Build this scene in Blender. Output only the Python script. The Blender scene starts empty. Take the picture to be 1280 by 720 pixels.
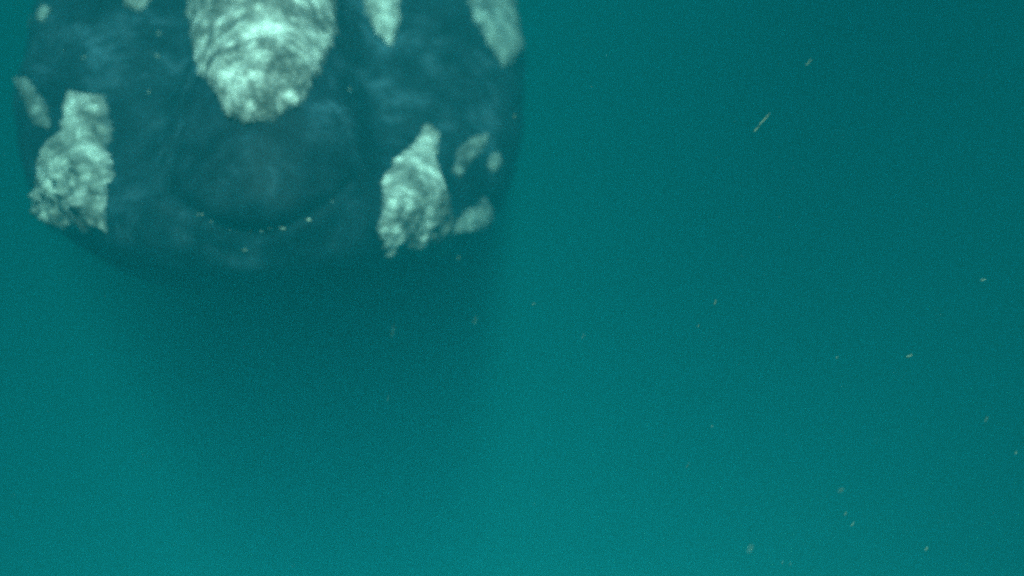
import bpy, bmesh, math, random
import numpy as np
from mathutils import Vector, Matrix, noise
from mathutils.bvhtree import BVHTree

random.seed(7)
rng = np.random.default_rng(7)
R = math.radians
scene = bpy.context.scene
COL = scene.collection

# ------------------------------------------------------------------ camera
CAM_Z, CAM_PITCH, HFOV = -3.6, 14.0, 60.0
cam_data = bpy.data.cameras.new('camera')
cam = bpy.data.objects.new('camera', cam_data)
COL.objects.link(cam)
cam.location = (0, 0, CAM_Z)
cam.rotation_euler = (R(90 - CAM_PITCH), 0, 0)
cam_data.sensor_width = 36
cam_data.angle = R(HFOV)
cam_data.clip_start, cam_data.clip_end = 0.02, 500
cam_data.dof.use_dof = True
cam_data.dof.focus_distance = 2.4
cam_data.dof.aperture_fstop = 0.6
scene.camera = cam

# ------------------------------------------------------------------ sky and sun
SUN_EL, SUN_AZ = 54.0, 173.0      # azimuth: direction towards the sun, clockwise from +Y seen from above
world = bpy.data.worlds.new('World'); scene.world = world
world.use_nodes = True
nt = world.node_tree; nt.nodes.clear()
sky = nt.nodes.new('ShaderNodeTexSky'); sky.sky_type = 'NISHITA'; sky.sun_disc = False
sky.sun_elevation = R(SUN_EL); sky.sun_rotation = R(SUN_AZ)
bg = nt.nodes.new('ShaderNodeBackground'); bg.inputs[1].default_value = 0.15
wo = nt.nodes.new('ShaderNodeOutputWorld')
nt.links.new(sky.outputs[0], bg.inputs[0]); nt.links.new(bg.outputs[0], wo.inputs[0])
sd = bpy.data.lights.new('sun', 'SUN'); sd.energy = 5.0; sd.angle = R(10.0); sd.color = (1.0, 0.95, 0.85)
sun = bpy.data.objects.new('sun', sd); COL.objects.link(sun)
ts = Vector((math.sin(R(SUN_AZ)) * math.cos(R(SUN_EL)), math.cos(R(SUN_AZ)) * math.cos(R(SUN_EL)), math.sin(R(SUN_EL))))
sun.rotation_euler = (-ts).to_track_quat('-Z', 'Y').to_euler()
sun.location = (0, 0, 8)

# ------------------------------------------------------------------ exposure and renderer
vs = scene.view_settings
vs.view_transform = 'Standard'; vs.look = 'None'; vs.exposure = 3.2; vs.gamma = 1.0; vs.use_curve_mapping = False
scene.render.engine = 'CYCLES'
cy = scene.cycles
cy.max_bounces = 8; cy.diffuse_bounces = 3; cy.glossy_bounces = 2; cy.volume_bounces = 4
cy.transparent_max_bounces = 12
cy.use_denoising = False
cy.sample_clamp_indirect = 4
cy.filter_width = 2.2

# ------------------------------------------------------------------ helpers
def new_mat(name):
    m = bpy.data.materials.new(name); m.use_nodes = True
    t = m.node_tree; t.nodes.clear()
    out = t.nodes.new('ShaderNodeOutputMaterial')
    return m, t, out

def nd(t, kind, **kw):
    n = t.nodes.new(kind)
    for k, v in kw.items():
        if k.startswith('i_'):
            n.inputs[k[2:].replace('_', ' ')].default_value = v
        else:
            setattr(n, k, v)
    return n

def ramp(t, stops):
    n = t.nodes.new('ShaderNodeValToRGB')
    e = n.color_ramp.elements
    while len(e) < len(stops): e.new(0.5)
    for el, (p, c) in zip(e, stops):
        el.position = p
        el.color = (c, c, c, 1) if isinstance(c, (int, float)) else (*c, 1)
    return n

def mesh_obj(name, verts, faces, mat, parent=None, smooth=True, loc=None):
    me = bpy.data.meshes.new(name)
    me.from_pydata([tuple(v) for v in verts], [], faces)
    me.update()
    if smooth:
        me.polygons.foreach_set('use_smooth', [True] * len(me.polygons))
    o = bpy.data.objects.new(name, me); COL.objects.link(o)
    if mat: me.materials.append(mat)
    if parent: o.parent = parent
    if loc is not None: o.location = loc
    return o

def tag(o, label=None, cat=None, group=None, kind=None):
    if label: o['label'] = label
    if cat: o['category'] = cat
    if group: o['group'] = group
    if kind: o['kind'] = kind
    return o

# where a point of the photograph lies, as a ray from the swimmer's position (used to lay things out in metres)
F = 640 / math.tan(R(HFOV / 2))
EYE = Vector((0, 0, CAM_Z))
ROT = Matrix.Rotation(R(90 - CAM_PITCH), 3, 'X')
def ray(px, py):
    return (ROT @ Vector(((px - 640) / F, (360 - py) / F, -1))).normalized()
def at(px, py, d):
    return EYE + ray(px, py) * d

# ------------------------------------------------------------------ the setting: water, its surface, the sea bed
SIG_S = (0.0008, 0.0380, 0.0460)     # scattering per metre
SIG_A = (0.40, 0.258, 0.266)       # absorption per metre
def water_volume():
    m, t, out = new_mat('sea_water')
    D = max(a + b for a, b in zip(SIG_S, SIG_A))
    col = [s / D for s in SIG_S]
    ab = [max(0.0, 1 - a / (D * (1 - c))) ** 2 for a, c in zip(SIG_A, col)]
    v = t.nodes.new('ShaderNodeVolumePrincipled')
    v.inputs['Color'].default_value = (*col, 1)
    v.inputs['Absorption Color'].default_value = (*ab, 1)
    v.inputs['Density'].default_value = D
    v.inputs['Density Attribute'].default_value = ''
    v.inputs['Anisotropy'].default_value = -0.53
    t.links.new(v.outputs[0], out.inputs['Volume'])
    try: m.cycles.homogeneous_volume = True
    except Exception: pass
    return m

BED_Z = -9.5
def box(name, lo, hi, mat):
    x0, y0, z0 = lo; x1, y1, z1 = hi
    v = [(x0,y0,z0),(x1,y0,z0),(x1,y1,z0),(x0,y1,z0),(x0,y0,z1),(x1,y0,z1),(x1,y1,z1),(x0,y1,z1)]
    f = [(3,2,1,0),(4,5,6,7),(0,1,5,4),(1,2,6,5),(2,3,7,6),(3,0,4,7)]
    return mesh_obj(name, v, f, mat, smooth=False)
haze = box('haze', (-66, -66, BED_Z - 1.2), (66, 66, 0.0), water_volume())
tag(haze, 'clear green-blue sea water filling the whole view', kind='stuff')

def sea_bed():
    m, t, out = new_mat('pale_sand')
    p = nd(t, 'ShaderNodeBsdfPrincipled', i_Roughness=0.95)
    n = nd(t, 'ShaderNodeTexNoise', i_Scale=1.3, i_Detail=8.0)
    r = ramp(t, [(0.3, (0.30, 0.28, 0.16)), (0.7, (0.46, 0.43, 0.26))])
    tc = nd(t, 'ShaderNodeTexCoord')
    t.links.new(tc.outputs['Object'], n.inputs['Vector'])
    t.links.new(n.outputs[0], r.inputs[0]); t.links.new(r.outputs[0], p.inputs['Base Color'])
    t.links.new(p.outputs[0], out.inputs[0])
    N = 161; L = 60
    g = np.linspace(-L, L, N)
    X, Y = np.meshgrid(g, g)
    Z = BED_Z + 0.25 * np.sin(X * 0.21 + 0.6 * np.sin(Y * 0.13)) + 0.2 * np.sin(Y * 0.17 + 1.1) + 0.05 * np.sin(X * 1.3 + Y * 0.9)
    V = np.stack([X, Y, Z], -1).reshape(-1, 3)
    fs = [(j*N+i, j*N+i+1, (j+1)*N+i+1, (j+1)*N+i) for j in range(N-1) for i in range(N-1)]
    return tag(mesh_obj('sea_bed', V, fs, m), 'pale sandy sea bed far below', kind='structure')
sea_bed()

GOBO_OFFSET = (124.025, 88.124, 0.0)  # shifts the gobo noise to place light and shade in the water
def water_surface_gobo():
    # rippled surface out of view; made-up noise pattern blocks sunlight in patches below
    m, t, out = new_mat('water_light_pattern')
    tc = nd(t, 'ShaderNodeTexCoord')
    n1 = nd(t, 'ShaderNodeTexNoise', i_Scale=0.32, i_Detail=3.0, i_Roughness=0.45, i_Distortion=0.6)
    mp = nd(t, 'ShaderNodeMapping'); mp.inputs['Location'].default_value = GOBO_OFFSET
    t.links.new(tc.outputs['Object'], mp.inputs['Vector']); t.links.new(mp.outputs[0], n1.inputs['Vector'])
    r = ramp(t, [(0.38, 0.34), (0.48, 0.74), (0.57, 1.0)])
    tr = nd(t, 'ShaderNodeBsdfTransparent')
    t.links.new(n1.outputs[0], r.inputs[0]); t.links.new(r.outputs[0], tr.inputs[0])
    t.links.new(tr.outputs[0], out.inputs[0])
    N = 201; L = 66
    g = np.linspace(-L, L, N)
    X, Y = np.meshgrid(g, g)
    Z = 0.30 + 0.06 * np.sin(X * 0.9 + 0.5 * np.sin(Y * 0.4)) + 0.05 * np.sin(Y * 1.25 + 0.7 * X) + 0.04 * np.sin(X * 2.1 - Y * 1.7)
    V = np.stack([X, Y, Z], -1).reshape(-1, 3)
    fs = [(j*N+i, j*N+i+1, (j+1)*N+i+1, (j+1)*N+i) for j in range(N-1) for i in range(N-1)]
    return tag(mesh_obj('water_surface_gobo', V, fs, m), 'rippled sea surface overhead with added light-blocking pattern', kind='structure')
water_surface_gobo()

# ------------------------------------------------------------------ the whale
def skin_material():
    m, t, out = new_mat('whale_skin')
    tc = nd(t, 'ShaderNodeTexCoord')
    big = nd(t, 'ShaderNodeTexNoise', i_Scale=4.2, i_Detail=7.0, i_Roughness=0.66, i_Distortion=0.25)
    fine = nd(t, 'ShaderNodeTexNoise', i_Scale=16.0, i_Detail=6.0, i_Roughness=0.7)
    t.links.new(tc.outputs['Object'], big.inputs['Vector']); t.links.new(tc.outputs['Object'], fine.inputs['Vector'])
    rb = ramp(t, [(0.40, (0.0045, 0.012, 0.018)), (0.54, (0.010, 0.026, 0.038)), (0.72, (0.048, 0.105, 0.145))])
    rf = ramp(t, [(0.35, 0.6), (0.7, 1.5)])
    mx = nd(t, 'ShaderNodeMix', data_type='RGBA', blend_type='MULTIPLY'); mx.inputs[0].default_value = 1.0
    t.links.new(big.outputs[0], rb.inputs[0]); t.links.new(fine.outputs[0], rf.inputs[0])
    t.links.new(rb.outputs[0], mx.inputs[6]); t.links.new(rf.outputs[0], mx.inputs[7])
    p = nd(t, 'ShaderNodeBsdfPrincipled', i_Roughness=0.55)
    p.inputs['Specular IOR Level'].default_value = 0.05
    b = nd(t, 'ShaderNodeBump', i_Strength=0.35, i_Distance=0.01)
    t.links.new(fine.outputs[0], b.inputs['Height']); t.links.new(b.outputs[0], p.inputs['Normal'])
    t.links.new(mx.outputs[2], p.inputs['Base Color']); t.links.new(p.outputs[0], out.inputs[0])
    return m

def callosity_material(name, spots, tissue):
    m, t, out = new_mat(name)
    tc = nd(t, 'ShaderNodeTexCoord')
    a = nd(t, 'ShaderNodeTexNoise', i_Scale=8.5, i_Detail=6.0, i_Roughness=0.62, i_Distortion=0.3)
    v = nd(t, 'ShaderNodeTexVoronoi', i_Scale=46.0)
    t.links.new(tc.outputs['Object'], a.inputs['Vector']); t.links.new(tc.outputs['Object'], v.inputs['Vector'])
    ra = ramp(t, [(0.32, tuple(x * .35 for x in tissue)), (0.45, tissue), (0.56, tuple((x + y) / 2 for x, y in zip(tissue, spots))), (0.66, spots)])
    rv = ramp(t, [(0.25, 1.0), (0.66, 0.66)])
    mx = nd(t, 'ShaderNodeMix', data_type='RGBA', blend_type='MULTIPLY'); mx.inputs[0].default_value = 1.0
    t.links.new(a.outputs[0], ra.inputs[0]); t.links.new(v.outputs['Distance'], rv.inputs[0])
    t.links.new(ra.outputs[0], mx.inputs[6]); t.links.new(rv.outputs[0], mx.inputs[7])
    p = nd(t, 'ShaderNodeBsdfPrincipled', i_Roughness=0.8)
    p.inputs['Specular IOR Level'].default_value = 0.15
    b = nd(t, 'ShaderNodeBump', i_Strength=0.5, i_Distance=0.006)
    t.links.new(v.outputs['Distance'], b.inputs['Height']); b.invert = True
    t.links.new(b.outputs[0], p.inputs['Normal'])
    # pale whale-lice patches with painted-in caustic highlights, and bare grey tissue towards the rim
    at_ = nd(t, 'ShaderNodeAttribute', attribute_name='rim')
    lo = nd(t, 'ShaderNodeTexNoise', i_Scale=4.2, i_Detail=3.0, i_Roughness=0.55)
    t.links.new(tc.outputs['Object'], lo.inputs['Vector'])
    clump = nd(t, 'ShaderNodeTexVoronoi', feature='SMOOTH_F1', i_Scale=15.0, i_Smoothness=0.5)
    wob = nd(t, 'ShaderNodeMix', data_type='VECTOR'); wob.inputs[0].default_value = 0.02
    t.links.new(tc.outputs['Object'], wob.inputs[4]); t.links.new(a.outputs[1], wob.inputs[5]); t.links.new(wob.outputs[1], clump.inputs['Vector'])
    rc = ramp(t, [(0.16, 0.42), (0.48, 0.0)]); t.links.new(clump.outputs['Distance'], rc.inputs[0])
    su = nd(t, 'ShaderNodeMath', operation='ADD'); t.links.new(lo.outputs[0], su.inputs[0]); t.links.new(rc.outputs[0], su.inputs[1])
    rl = ramp(t, [(0.44, 0.34), (0.60, 0.68), (0.80, 1.0)]); t.links.new(su.outputs[0], rl.inputs[0])
    m2 = nd(t, 'ShaderNodeMix', data_type='RGBA', blend_type='MULTIPLY'); m2.inputs[0].default_value = 1.0
    t.links.new(mx.outputs[2], m2.inputs[6]); t.links.new(rl.outputs[0], m2.inputs[7])
    ad = nd(t, 'ShaderNodeMath', operation='ADD'); t.links.new(at_.outputs['Fac'], ad.inputs[0])
    sc = nd(t, 'ShaderNodeMath', operation='MULTIPLY_ADD'); sc.inputs[1].default_value = 1.6; sc.inputs[2].default_value = -0.75
    t.links.new(a.outputs[0], sc.inputs[0]); t.links.new(sc.outputs[0], ad.inputs[1])
    rr = ramp(t, [(0.0, 0.0), (0.45, 1.0)]); t.links.new(ad.outputs[0], rr.inputs[0])
    m3 = nd(t, 'ShaderNodeMix', data_type='RGBA'); m3.inputs[6].default_value = (0.07, 0.085, 0.09, 1)
    t.links.new(rr.outputs[0], m3.inputs[0]); t.links.new(m2.outputs[2], m3.inputs[7])
    t.links.new(m3.outputs[2], p.inputs['Base Color']); t.links.new(p.outputs[0], out.inputs[0])
    return m

def plain(name, c, rough=0.7):
    m, t, out = new_mat(name)
    p = nd(t, 'ShaderNodeBsdfPrincipled', i_Roughness=rough)
    n = nd(t, 'ShaderNodeTexNoise', i_Scale=40.0, i_Detail=3.0)
    tc = nd(t, 'ShaderNodeTexCoord'); t.links.new(tc.outputs['Object'], n.inputs['Vector'])
    r = ramp(t, [(0.3, tuple(x * 0.7 for x in c)), (0.7, tuple(min(1, x * 1.15) for x in c))])
    t.links.new(n.outputs[0], r.inputs[0]); t.links.new(r.outputs[0], p.inputs['Base Color'])
    t.links.new(p.outputs[0], out.inputs[0])
    return m

SKIN = skin_material()
CALL = callosity_material('callosity_with_lice', (1.0, 0.99, 0.93), (0.46, 0.47, 0.43))
CALL_HAZED = callosity_material('hazed_callosity', (0.42, 0.46, 0.43), (0.30, 0.34, 0.33))  # duller copy: haze over the farther callosities painted into their colour
LICE = plain('whale_lice', (0.34, 0.34, 0.27))
EYEM = plain('eye_black', (0.015, 0.013, 0.012), 0.15)

def curve(s, pts, sm=9):
    xs, ys = zip(*pts)
    xs, ys = np.array(xs, float), np.array(ys, float)      # smooth cubic through the stations
    m = np.gradient(ys, xs)
    i = np.clip(np.searchsorted(xs, s, 'right') - 1, 0, len(xs) - 2)
    h = xs[i + 1] - xs[i]; t = np.clip((s - xs[i]) / h, 0, 1)
    y = ((2*t**3 - 3*t**2 + 1) * ys[i] + (t**3 - 2*t**2 + t) * h * m[i] + (-2*t**3 + 3*t**2) * ys[i+1] + (t**3 - t**2) * h * m[i+1])
    k = np.hanning(sm + 2)[1:-1]; k /= k.sum()
    yp = np.concatenate([np.full(sm, y[0]), y, np.full(sm, y[-1])])
    return np.convolve(yp, k, 'same')[sm:-sm]

WHALE_PITCH, WHALE_ROLL, WHALE_YAW = 17.0, 4.0, 9.0
CHIN = at(324, 292, 3.15)            # where the lip crease meets the midline
def spine(s):
    """offset of the body's axis in the head's own frame: straight through the head, then bending level"""
    th = np.interp(s, [0, 3.0, 7.5, 10, 14], [0, 0, R(-17), R(-19), R(-14)])
    ds = np.gradient(s)
    z = np.cumsum(np.sin(th) * ds); y = np.cumsum(np.cos(th) * ds)
    return y - y[0], z - z[0], th
def loft(s, w, zt, zb, zm, n_top, n_bot, dip, dipw, N=96, end_round=True):
    y, z, th = spine(s)
    rings = []
    t = np.linspace(0, 2 * np.pi, N, endpoint=False)
    c, si = np.cos(t), np.sin(t)
    for i in range(len(s)):
        up = si >= 0
        n = np.where(up, n_top, n_bot)
        x = w[i] * np.sign(c) * np.abs(c) ** (2 / n)
        h = np.where(up, (zt[i] - zm[i]), (zm[i] - zb[i])) * np.abs(si) ** (2 / n)
        zz = zm[i] + np.where(up, h, -h)
        zz = zz - np.where(up, dip[i] * np.exp(-(np.abs(x) / (dipw[i] + 1e-6)) ** 4), 0)
        rings.append(np.stack([x, np.full(N, y[i]) - np.sin(th[i]) * zz * -1 * 0 , z[i] + zz], -1))
    V = np.concatenate(rings)
    M = len(s)
    fs = [(i*N+j, i*N+(j+1) % N, (i+1)*N+(j+1) % N, (i+1)*N+j) for i in range(M-1) for j in range(N)]
    fs.append(tuple(range(N))[::-1]); fs.append(tuple((M-1)*N + j for j in range(N)))
    return V, fs

def whale_shapes():
    out = []
    # lower jaw with its high lips, running on into the body
    s = np.concatenate([np.linspace(0, 0.3, 25), np.linspace(0.32, 13.6, 300)])
    w = curve(s, [(0, .20), (.03, .30), (.08, .39), (.16, .49), (.3, .64), (.55, .87), (.9, 1.03), (1.5, 1.17), (2.5, 1.29), (3.5, 1.40), (5, 1.48), (6.5, 1.46), (8, 1.30), (10, .85), (12, .40), (13.6, .16)], 5)
    zt = curve(s, [(0, -.03), (.05, .05), (.3, .13), (.6, .22), (1, .38), (1.5, .57), (2.2, .74), (3, .86), (4, 1.05), (5, 1.18), (7, 1.22), (9, .98), (11, .60), (13, .30), (13.6, .22)], 7)
    zb = curve(s, [(0, -.14), (.04, -.23), (.12, -.32), (.3, -.43), (.7, -.58), (1.5, -.82), (2.5, -1.05), (4, -1.28), (6, -1.36), (8, -1.16), (10, -.75), (12, -.42), (13.6, -.22)], 5)
    zm = zb + (zt - zb) * curve(s, [(0, .5), (.5, .55), (1.5, .6), (3, .5), (13.6, .5)])
    dip = curve(s, [(0, .0), (.06, .05), (.3, .06), (.7, .02), (1.5, .02), (2.2, .0), (3, .0), (3.4, 0), (14, 0)])
    dipw = curve(s, [(0, .25), (.3, .42), (1, .55), (2, .66), (3, .7), (14, .7)])
    out.append(loft(s, w, zt, zb, zm, 2.5, 2.3, dip, dipw))
    # rostrum: narrow arched upper jaw lying between the lips
    s = np.concatenate([np.linspace(0.05, 0.35, 20), np.linspace(0.37, 4.2, 90)])
    w = curve(s, [(.05, .16), (.08, .21), (.16, .28), (.35, .38), (.8, .48), (1.5, .53), (2.4, .62), (3.2, .74), (4.2, .6)], 5)
    zt = curve(s, [(.05, .11), (.10, .16), (.2, .24), (.4, .39), (.7, .55), (1.1, .71), (1.6, .84), (2.2, .95), (3, 1.03), (4.2, 1.0)], 5)
    zb = np.full_like(s, -.06); zb[s > .5] = -.25
    zm = zb + (zt - zb) * curve(s, [(.05, .42), (.3, .30), (.8, .12), (4.2, .1)])
    out.append(loft(s, w, zt, zb, zm, 1.65, 2.6, 0 * s, 0 * s + 1, N=64))
    # brow ridges above the eyes
    for sx in (-1, 1):
        V = []; fs = []
        NU, NV = 16, 12
        for i in range(NV + 1):
            a = math.pi * i / NV
            for j in range(NU):
                b = 2 * math.pi * j / NU
                V.append((sx * 1.02 + .26 * math.sin(a) * math.cos(b), 3.1 + .62 * math.cos(a), .42 + .22 * math.sin(a) * math.sin(b)))
        fs = [(i*NU+j, i*NU+(j+1) % NU, (i+1)*NU+(j+1) % NU, (i+1)*NU+j) for i in range(NV) for j in range(NU)]
        out.append((np.array(V), fs))
    # paddle flippers swept back along the flanks
    for sx in (-1, 1):
        V = []; NU, NV = 24, 14
        for i in range(NV + 1):
            q = i / NV
            ch = (0.42 + 0.55 * math.sin(min(1, q * 1.15) * math.pi * .62)) * (1 - .85 * max(0, (q - .72) / .28) ** 2) * .62
            cx, cyy, cz = sx * (1.0 + 0.75 * q), 4.1 + 1.55 * q, -.62 - .75 * q
            for j in range(NU):
                b = 2 * math.pi * j / NU
                V.append((cx + sx * .0 + ch * .35 * math.cos(b) * -sx, cyy + ch * math.cos(b), cz + (.11 - .05 * q) * math.sin(b)))
        fs = [(i*NU+j, i*NU+(j+1) % NU, (i+1)*NU+(j+1) % NU, (i+1)*NU+j) for i in range(NV) for j in range(NU)]
        fs.append(tuple(range(NU))[::-1]); fs.append(tuple(NV*NU + j for j in range(NU)))
        out.append((np.array(V), fs))
    # tail flukes
    yt, zt_, _ = spine(np.linspace(0, 13.7, 300))
    for sx in (-1, 1):
        V = []; NU, NV = 24, 12
        for i in range(NV + 1):
            q = i / NV
            ch = .75 * (1 - q) ** .8 + .05
            for j in range(NU):
                b = 2 * math.pi * j / NU
                V.append((sx * 2.1 * q, yt[-1] + .2 + .75 * q ** 1.3 + ch * math.cos(b), zt_[-1] + (.16 * (1 - q) + .03) * math.sin(b)))
        fs = [(i*NU+j, i*NU+(j+1) % NU, (i+1)*NU+(j+1) % NU, (i+1)*NU+j) for i in range(NV) for j in range(NU)]
        fs.append(tuple(range(NU))[::-1]); fs.append(tuple(NV*NU + j for j in range(NU)))
        out.append((np.array(V), fs))
    return out

# head frame -> world: +y local runs backwards from the snout, i.e. away from the camera
WM = (Matrix.Translation(CHIN) @ Matrix.Rotation(R(WHALE_YAW), 4, 'Z') @ Matrix.Rotation(R(WHALE_PITCH), 4, 'X') @ Matrix.Rotation(R(WHALE_ROLL), 4, 'Y'))
BASE = CHIN.copy()
whale = bpy.data.objects.new('right_whale', None); COL.objects.link(whale); whale.location = BASE
whale.empty_display_size = 0.5
tag(whale, 'dark right whale facing head-on with white callosities on snout and lips', 'whale')

def build_body():
    V = []; Fc = []
    for v, f in whale_shapes():
        o = len(V); V.extend(map(tuple, v)); Fc.extend(tuple(i + o for i in q) for q in f)
    me = bpy.data.meshes.new('body_raw'); me.from_pydata(V, [], Fc); me.update()
    bm = bmesh.new(); bm.from_mesh(me); bmesh.ops.recalc_face_normals(bm, faces=bm.faces); bm.to_mesh(me); bm.free()
    tmp = bpy.data.objects.new('body_raw', me); COL.objects.link(tmp)
    r = tmp.modifiers.new('r', 'REMESH'); r.mode = 'VOXEL'; r.voxel_size = 0.02
    sm = tmp.modifiers.new('s', 'SMOOTH'); sm.factor = 0.5; sm.iterations = 22
    dg = bpy.context.evaluated_depsgraph_get(); dg.update()
    out = bpy.data.meshes.new_from_object(tmp.evaluated_get(dg))
    bpy.data.objects.remove(tmp); bpy.data.meshes.remove(me)
    out.name = 'body'
    n = len(out.vertices); co = np.empty(n * 3); out.vertices.foreach_get('co', co); co = co.reshape(-1, 3)
    # uneven skin: shallow folds and dents, in metres
    for i in range(n):
        p = Vector(co[i])
        if p.y < 6:
            k = 0.026 * noise.noise(p * 1.7 + Vector((3, 0, 1))) + 0.012 * noise.noise(p * 4.1) + 0.006 * noise.noise(p * 7.7)
            nrm = out.vertices[i].normal
            co[i] += np.array(nrm) * k
    M3 = np.array(WM.to_3x3()); tr = np.array(WM.translation) - np.array(BASE)
    co = co @ M3.T + tr
    out.vertices.foreach_set('co', co.ravel()); out.update()
    out.polygons.foreach_set('use_smooth', [True] * len(out.polygons))
    out.materials.clear(); out.materials.append(SKIN)
    o = bpy.data.objects.new('body', out); COL.objects.link(o); o.parent = whale
    return o
body = build_body()
bvh = BVHTree.FromPolygons([v.co + BASE for v in body.data.vertices], [tuple(p.vertices) for p in body.data.polygons])

def crease_px(u):
    return 322 + 98 * u, 290 - 40 * abs(u) ** 1.9 - 4 * u
def carve_crease():
    from mathutils.kdtree import KDTree
    us = np.linspace(-1.25, 1.25, 160)
    kd = KDTree(len(us)); n = 0
    for u in us:
        h = bvh.ray_cast(EYE, ray(*crease_px(u)))
        if h[0] is not None: kd.insert(h[0], n); n += 1
    kd.balance()
    me = body.data
    co = np.empty(len(me.vertices) * 3); me.vertices.foreach_get('co', co); co = co.reshape(-1, 3)
    nr = np.empty(len(me.vertices) * 3); me.vertices.foreach_get('normal', nr); nr = nr.reshape(-1, 3)
    for k in np.nonzero(np.linalg.norm(co + np.array(BASE - CHIN), axis=1) < .9)[0]:
        w = Vector(co[k]) + BASE
        c, i, d = kd.find(w)
        if d < .12:
            co[k] -= nr[k] * (.016 * math.exp(-(d / .014) ** 2) - .004 * math.exp(-((d - .05) / .025) ** 2))
    me.vertices.foreach_set('co', co.ravel()); me.update()
carve_crease()
bvh = BVHTree.FromPolygons([v.co + BASE for v in body.data.vertices], [tuple(p.vertices) for p in body.data.polygons])

def surf(px, py):
    d = ray(px, py)
    h = bvh.ray_cast(EYE, d)
    if h[0] is not None: return h[0], h[1]
    best = None                                        # just past the outline: the nearest piece of skin to that ray
    for k in np.linspace(2.6, 6.5, 60):
        q = bvh.find_nearest(EYE + d * k)
        if best is None or q[3] < best[2]: best = (q[0], q[1], q[3])
    return best[0], best[1]

def poly_sd(P, Q):
    """signed distance from points P (n,2) to polygon Q, positive inside"""
    n = len(Q); d = np.full(len(P), 1e9); ins = np.zeros(len(P), bool)
    for i in range(n):
        a, b = Q[i], Q[(i + 1) % n]
        e = b - a; w = P - a
        t = np.clip((w @ e) / max(e @ e, 1e-12), 0, 1)
        d = np.minimum(d, np.linalg.norm(w - t[:, None] * e, axis=1))
        c = ((a[1] > P[:, 1]) != (b[1] > P[:, 1]))
        with np.errstate(divide='ignore', invalid='ignore'):
            xx = (b[0] - a[0]) * (P[:, 1] - a[1]) / (b[1] - a[1]) + a[0]
        ins ^= c & (P[:, 0] < xx)
    return np.where(ins, d, -d)

def callosity(name, pix, thick, label=None, step=0.007, jag=0.02, lump=0.02, spikes=0.0, seed=0, mat=None, run=1.0):
    hits = [surf(*p) for p in pix]
    cen = sum((h[0] for h in hits), Vector()) / len(hits)
    nrm = sum((h[1] for h in hits), Vector()).normalized()
    c0 = bvh.find_nearest(cen)
    nrm = (nrm + c0[1] * 0.6).normalized()
    ux = nrm.cross(Vector((0, 0, 1))).normalized(); uy = nrm.cross(ux)
    Q = np.array([((h[0] - cen).dot(ux), (h[0] - cen).dot(uy)) for h in hits])
    lo, hi = Q.min(0) - .05, Q.max(0) + .05
    nx, ny = [max(4, int((hi[k] - lo[k]) / step)) for k in (0, 1)]
    gx, gy = np.linspace(lo[0], hi[0], nx), np.linspace(lo[1], hi[1], ny)
    X, Y = np.meshgrid(gx, gy); P = np.stack([X.ravel(), Y.ravel()], -1)
    sd = poly_sd(P, Q) + .010
    off = Vector((seed * 3.7, seed * 1.3, seed * 5.1))
    idx = -np.ones(len(P), int); V = []; RIM = []
    for i in np.nonzero(sd > -0.05)[0]:
        q = Vector((P[i, 0], P[i, 1] * run, 0)) + off
        e = sd[i] + jag * (noise.noise(q * 16) + .7 * noise.noise(q * 37))
        if e < 0: continue
        o = cen + ux * P[i, 0] + uy * P[i, 1]
        h = bvh.ray_cast(o + nrm * 0.8, -nrm, 1.6)
        if h[0] is None: continue
        p, n = h[0], (h[1] * .35 + nrm * .65).normalized()
        rise = min(1.0, e / (thick * 1.7))
        rise = math.sqrt(rise * (2 - rise))
        cell = noise.voronoi(q * 21)[0]
        cob = 1 - min(1.0, cell[0] * 1.7)                # cobbled, wart-like lumps
        l = lump * (1.4 * noise.noise(q * 7) + .35 * noise.noise(q * 19)) + lump * .45 * cob
        sp = 0
        if spikes:
            k = noise.noise(q * 27 + Vector((9, 2, 4)))
            sp = spikes * max(0, k - .12) * 2.2 * min(1, max(0, (cen.z + .08 - p.z) / .16))
        hgt = -0.012 + rise * (thick + l + sp)
        RIM.append(min(1.0, e / .045)); idx[i] = len(V); V.append(p + n * hgt + Vector((noise.noise(q * 50), noise.noise(q * 51 + off), 0)) * .003 - BASE)
    fs = []
    for j in range(ny - 1):
        for i in range(nx - 1):
            k = [idx[j*nx+i], idx[j*nx+i+1], idx[(j+1)*nx+i+1], idx[(j+1)*nx+i]]
            if min(k) >= 0:
                if max((V[a] - V[b]).length for a in k for b in k) < .2: fs.append(tuple(int(a) for a in k))
    if not fs: return None
    me = bpy.data.meshes.new(name); me.from_pydata(V, [], fs); me.update()
    me.attributes.new('rim', 'FLOAT', 'POINT').data.foreach_set('value', RIM)
    bm = bmesh.new(); bm.from_mesh(me)
    bmesh.ops.delete(bm, geom=[v for v in bm.verts if not v.link_faces], context='VERTS')
    bmesh.ops.recalc_face_normals(bm, faces=bm.faces)
    if sum(f.normal.dot(nrm) for f in bm.faces) < 0: bmesh.ops.reverse_faces(bm, faces=bm.faces)
    # keep the single largest island
    seen = set(); best = []
    for v in bm.verts:
        if v in seen: continue
        st = [v]; isl = []; seen.add(v)
        while st:
            u = st.pop(); isl.append(u)
            for ed in u.link_edges:
                w = ed.other_vert(u)
                if w not in seen: seen.add(w); st.append(w)
        if len(isl) > len(best): best = isl
    keep = set(best)
    bmesh.ops.delete(bm, geom=[v for v in bm.verts if v not in keep], context='VERTS')
    bm.to_mesh(me); bm.free()
    me.polygons.foreach_set('use_smooth', [True] * len(me.polygons))
    me.materials.append(mat or CALL)
    o = bpy.data.objects.new(name, me); COL.objects.link(o); o.parent = whale
    if label: o['label'] = label
    return o

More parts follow.
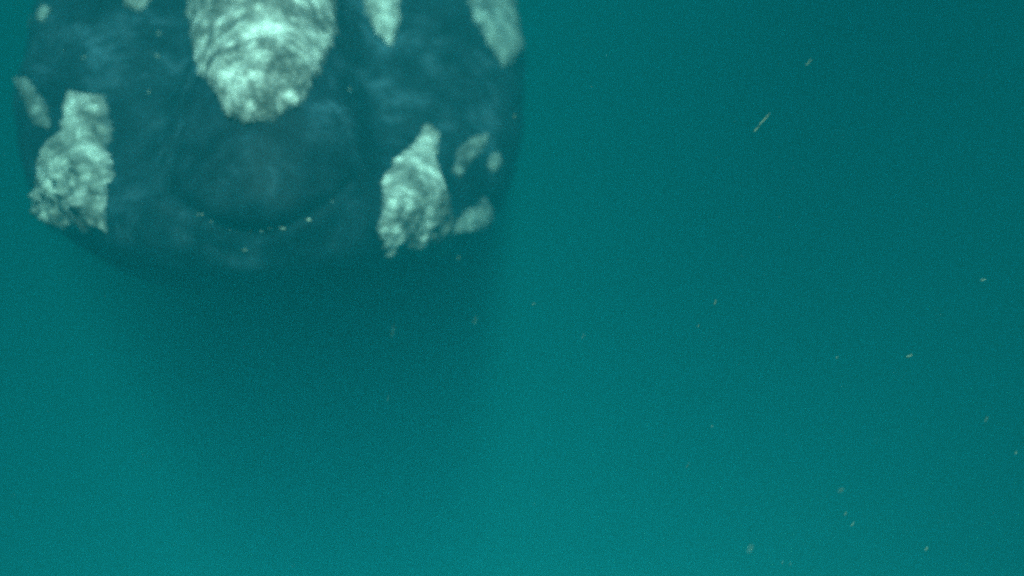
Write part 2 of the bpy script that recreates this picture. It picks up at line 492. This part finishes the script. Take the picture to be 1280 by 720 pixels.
callosity('callosity', [(240,-70),(236,20),(242,60),(251,92),(270,118),(289,150),(312,156),(340,152),(370,134),(391,106),(405,75),(420,40),(420,-10),(410,-70),(375,-110),(285,-110)],
          .055, 'large heart-shaped white bonnet callosity on the tip of the snout', .0065, .016, .024, seed=1, run=.6)
callosity('callosity', [(86,114),(130,120),(138,160),(134,190),(141,220),(136,293),(100,292),(60,298),(40,264),(50,225),(62,190),(80,165)],
          .05, 'ragged white callosity with finger-like lower edge', .0065, .013, .016, .03, seed=2)
callosity('callosity', [(520,178),(532,155),(548,166),(543,200),(553,232),(562,270),(558,306),(532,338),(478,330),(472,290),(480,250),(478,228),(495,200)],
          .05, 'tall pale callosity with a pointed upper end', .0065, .012, .016, .01, seed=3)
callosity('callosity', [(566,214),(572,190),(590,172),(608,168),(603,190),(585,210),(575,222)], .03, None, .008, .014, .014, seed=4, mat=CALL_HAZED)
callosity('callosity', [(612,196),(622,190),(626,204),(618,216),(610,208)], .03, None, .008, .006, .008, seed=5, mat=CALL_HAZED)
callosity('callosity', [(563,290),(568,280),(590,258),(604,248),(613,266),(600,288),(575,303)], .07, None, .008, .010, .012, seed=6, mat=CALL_HAZED)
callosity('callosity', [(452,-60),(456,10),(470,40),(488,58),(497,30),(502,-60)], .045, None, .008, .012, .016, seed=7)
callosity('callosity', [(574,-40),(590,20),(610,55),(628,84),(650,72),(645,30),(630,-40)], .05, None, .011, .012, .012, seed=8, mat=CALL_HAZED)
callosity('callosity', [(152,-40),(158,8),(172,15),(188,2),(194,-40)], .04, None, .008, .012, .014, seed=9)
callosity('callosity', [(16,96),(35,100),(58,128),(63,160),(42,158),(33,130)], .03, None, .010, .016, .012, seed=10, mat=CALL_HAZED)
callosity('callosity', [(24,26),(30,12),(38,14),(32,28)], .03, None, .010, .006, .010, seed=11, mat=CALL_HAZED)
callosity('callosity', [(46,24),(56,8),(62,12),(54,26)], .03, None, .010, .006, .010, seed=12, mat=CALL_HAZED)

# pale crusts of whale lice along the lip crease and scattered on the skin
def crust(px, py, ln, wd, ang, seed):
    p, n = surf(px, py)
    ux = n.cross(Vector((0, 0, 1))).normalized(); uy = n.cross(ux)
    ax = ux * math.cos(R(ang)) + uy * math.sin(R(ang)); ay = n.cross(ax)
    bm = bmesh.new(); bmesh.ops.create_icosphere(bm, subdivisions=2, radius=1)
    for v in bm.verts:
        k = 1 + .45 * noise.noise(v.co * 2.3 + Vector((seed, 1, 2)))
        c = v.co * k
        v.co = p + ax * (c.x * ln) + ay * (c.y * wd) + n * (c.z * wd * .7) - BASE
    me = bpy.data.meshes.new('lice_crust'); bm.to_mesh(me); bm.free()
    me.polygons.foreach_set('use_smooth', [True] * len(me.polygons)); me.materials.append(LICE)
    o = bpy.data.objects.new('lice_crust', me); COL.objects.link(o); o.parent = whale
crusts = [(253,268,.007,.0045,30),(327,289,.007,.006,0),(354,286,.010,.004,-8),(386,275,.009,.006,-25),(306,313,.008,.006,0),
          (197,70,.007,.006,20),(199,42,.010,.005,60),(186,115,.008,.0025,90),(105,72,.008,.005,60),(437,112,.009,.004,80)]
for k in range(10):                                    # a broken line of grains following the crease
    u = random.uniform(-1, 1)
    crusts.append((322 + 98 * u, 290 - 40 * abs(u) ** 1.9 - 4 * u + random.gauss(0, 1.2), random.uniform(.0025, .009), random.uniform(.0016, .0032), math.degrees(math.atan(-.75 * u)) + random.gauss(0, 15)))
for i, (px, py, ln, wd, a) in enumerate(crusts):
    crust(px, py, ln, wd, a, i * 2.9)
for sx in (-1, 1):
    c = WM @ Vector((sx * 1.29, 3.25, .05))
    q = bvh.find_nearest(c)
    bm = bmesh.new(); bmesh.ops.create_uvsphere(bm, u_segments=16, v_segments=10, radius=.055)
    me = bpy.data.meshes.new('eye'); bm.to_mesh(me); bm.free()
    me.polygons.foreach_set('use_smooth', [True] * len(me.polygons)); me.materials.append(EYEM)
    o = bpy.data.objects.new('eye', me); COL.objects.link(o); o.parent = whale; o.location = q[0] - q[1] * .02 - BASE

# ------------------------------------------------------------------ flecks drifting in the water
FLECK = plain('drifting_fleck', (0.40, 0.41, 0.27))
_t = FLECK.node_tree; _o = [n for n in _t.nodes if n.type == 'OUTPUT_MATERIAL'][0]; _p = [n for n in _t.nodes if n.type == 'BSDF_PRINCIPLED'][0]
_mx = _t.nodes.new('ShaderNodeMixShader'); _tr = _t.nodes.new('ShaderNodeBsdfTransparent'); _mx.inputs[0].default_value = 0.6   # half see-through shreds
_t.links.new(_tr.outputs[0], _mx.inputs[1]); _t.links.new(_p.outputs[0], _mx.inputs[2]); _t.links.new(_mx.outputs[0], _o.inputs[0])
GROUP = 'pale flecks drifting in the water'
def fleck(px, py, dist, ln, wd, lean, bend, label, seed):
    """a shred of drifting matter: bent, tapered, frayed; lengths in metres, lean in degrees from upright"""
    NU, NV = 7, 9
    ln *= 1.35; wd *= 1.35
    V = []
    a = R(lean)
    ax = Vector((math.sin(a), 0.25 * math.sin(seed), math.cos(a))).normalized()
    sx = ax.cross(Vector((0, 1, 0))).normalized(); sy = ax.cross(sx)
    for i in range(NV):
        q = i / (NV - 1)
        rad = .50 * wd * (0.12 + math.sin(math.pi * min(1, q * .9 + .08)) ** .8) * (1 + .45 * noise.noise(Vector((q * 4, seed, 0))))
        c = ax * ((q - .5) * ln) + sx * (bend * .35 * ln * (q - .5) ** 2 * 2)
        for j in range(NU):
            b = 2 * math.pi * j / NU
            k = rad * (1 + .35 * noise.noise(Vector((q * 6, j * 1.7, seed))))
            V.append(c + sx * (k * math.cos(b)) + sy * (k * .6 * math.sin(b)))
    fs = [(i*NU+j, i*NU+(j+1) % NU, (i+1)*NU+(j+1) % NU, (i+1)*NU+j) for i in range(NV-1) for j in range(NU)]
    fs.append(tuple(range(NU))[::-1]); fs.append(tuple((NV-1)*NU + j for j in range(NU)))
    o = mesh_obj('drifting_fleck', V, fs, FLECK, loc=at(px, py, dist * 1.35))
    tag(o, label, 'fleck', GROUP)
T = [
 (956,149,1.7,.030,.0026,42,.2,'long pale sliver slanting through dark water right of the whale'),
 (946,161,1.7,.015,.0026,45,.1,'short pale sliver just below the end of the longest slanting sliver'),
 (1011,78,2.2,.020,.0018,38,.2,'faint thin sliver in the dark water at upper right'),
 (485,498,1.8,.016,.0019,14,.1,'thin bright upright thread in the dark water below the whale'),
 (491,414,2.3,.040,.0020,12,.15,'faint long thread hanging between the whale and the thin bright thread'),
 (594,400,2.3,.022,.0022,20,.1,'dim short thread right of the faint long thread below the whale'),
 (667,380,2.1,.007,.0028,30,.0,'tiny pale speck at mid-picture right of the dim short thread'),
 (729,420,2.0,.017,.0020,18,.5,'small curved hook-like fleck at the middle of the picture'),
 (894,378,1.9,.013,.0042,10,.2,'blurred oval fleck in open water right of the middle'),
 (873,407,2.0,.007,.0026,25,.0,'tiny speck below and left of the blurred oval fleck'),
 (1046,447,2.0,.006,.0026,40,.0,'tiny yellowish speck in open water left of the ragged right-hand fleck'),
 (1137,445,1.8,.012,.0040,65,.6,'ragged pale fleck in open water towards the right edge'),
 (1229,350,1.8,.009,.0028,70,.2,'small pale fleck high near the right edge'),
 (1233,524,1.8,.011,.0030,15,.2,'small upright fleck low near the right edge'),
 (1270,566,1.9,.007,.0028,20,.1,'tiny speck nearest the right edge of the picture'),
 (890,533,2.0,.006,.0025,40,.1,'tiny speck in green water above the thin curved thread'),
 (860,581,1.8,.016,.0015,24,.3,'thin curved thread left of the bright oval fleck'),
 (1051,613,1.6,.011,.0042,42,.1,'bright oval yellowish fleck low in the open water'),
 (1057,642,1.8,.008,.0036,20,.3,'dim fleck just below the bright oval yellowish fleck'),
 (1066,655,1.9,.012,.0034,40,.2,'lowest dim fleck of the chain under the bright oval fleck'),
 (938,686,1.5,.014,.0042,24,.5,'bright bean-shaped fleck near the bottom of the picture'),
 (978,703,2.0,.010,.0036,10,.1,'dim fleck at the bottom edge, first right of the bean-shaped fleck'),
 (988,705,2.0,.009,.0034,0,.1,'dim fleck at the bottom edge, second right of the bean-shaped fleck'),
 (1158,686,2.0,.010,.0048,30,.0,'faint round fleck in the bottom right corner region'),
 (573,322,2.4,.009,.0030,10,.1,'tiny fleck just right of the pale lip callosity'),
 (643,145,2.3,.012,.0026,10,.1,'faint yellowish speck beside the upper right of the whale'),
]
for i, q in enumerate(T):
    fleck(*q, seed=i * 1.37 + .4)

# plankton too fine to count
def specks():
    V = []; fs = []
    oct_ = [(1,0,0),(-1,0,0),(0,1,0),(0,-1,0),(0,0,1),(0,0,-1)]
    of = [(0,2,4),(2,1,4),(1,3,4),(3,0,4),(2,0,5),(1,2,5),(3,1,5),(0,3,5)]
    for _ in range(900):
        d = random.uniform(1.2, 4.0)
        c = EYE + Vector((random.uniform(-1, 1) * d * .9, d, -.25 * d + random.uniform(-1, 1) * d * .6))
        r = random.uniform(.0004, .0011)
        o = len(V)
        V += [c + Vector(k) * r * random.uniform(.6, 1.4) for k in oct_]; fs += [tuple(i + o for i in f) for f in of]
    tag(mesh_obj('plankton_specks', V, fs, FLECK), 'fine plankton specks suspended through the water', kind='stuff')
specks()
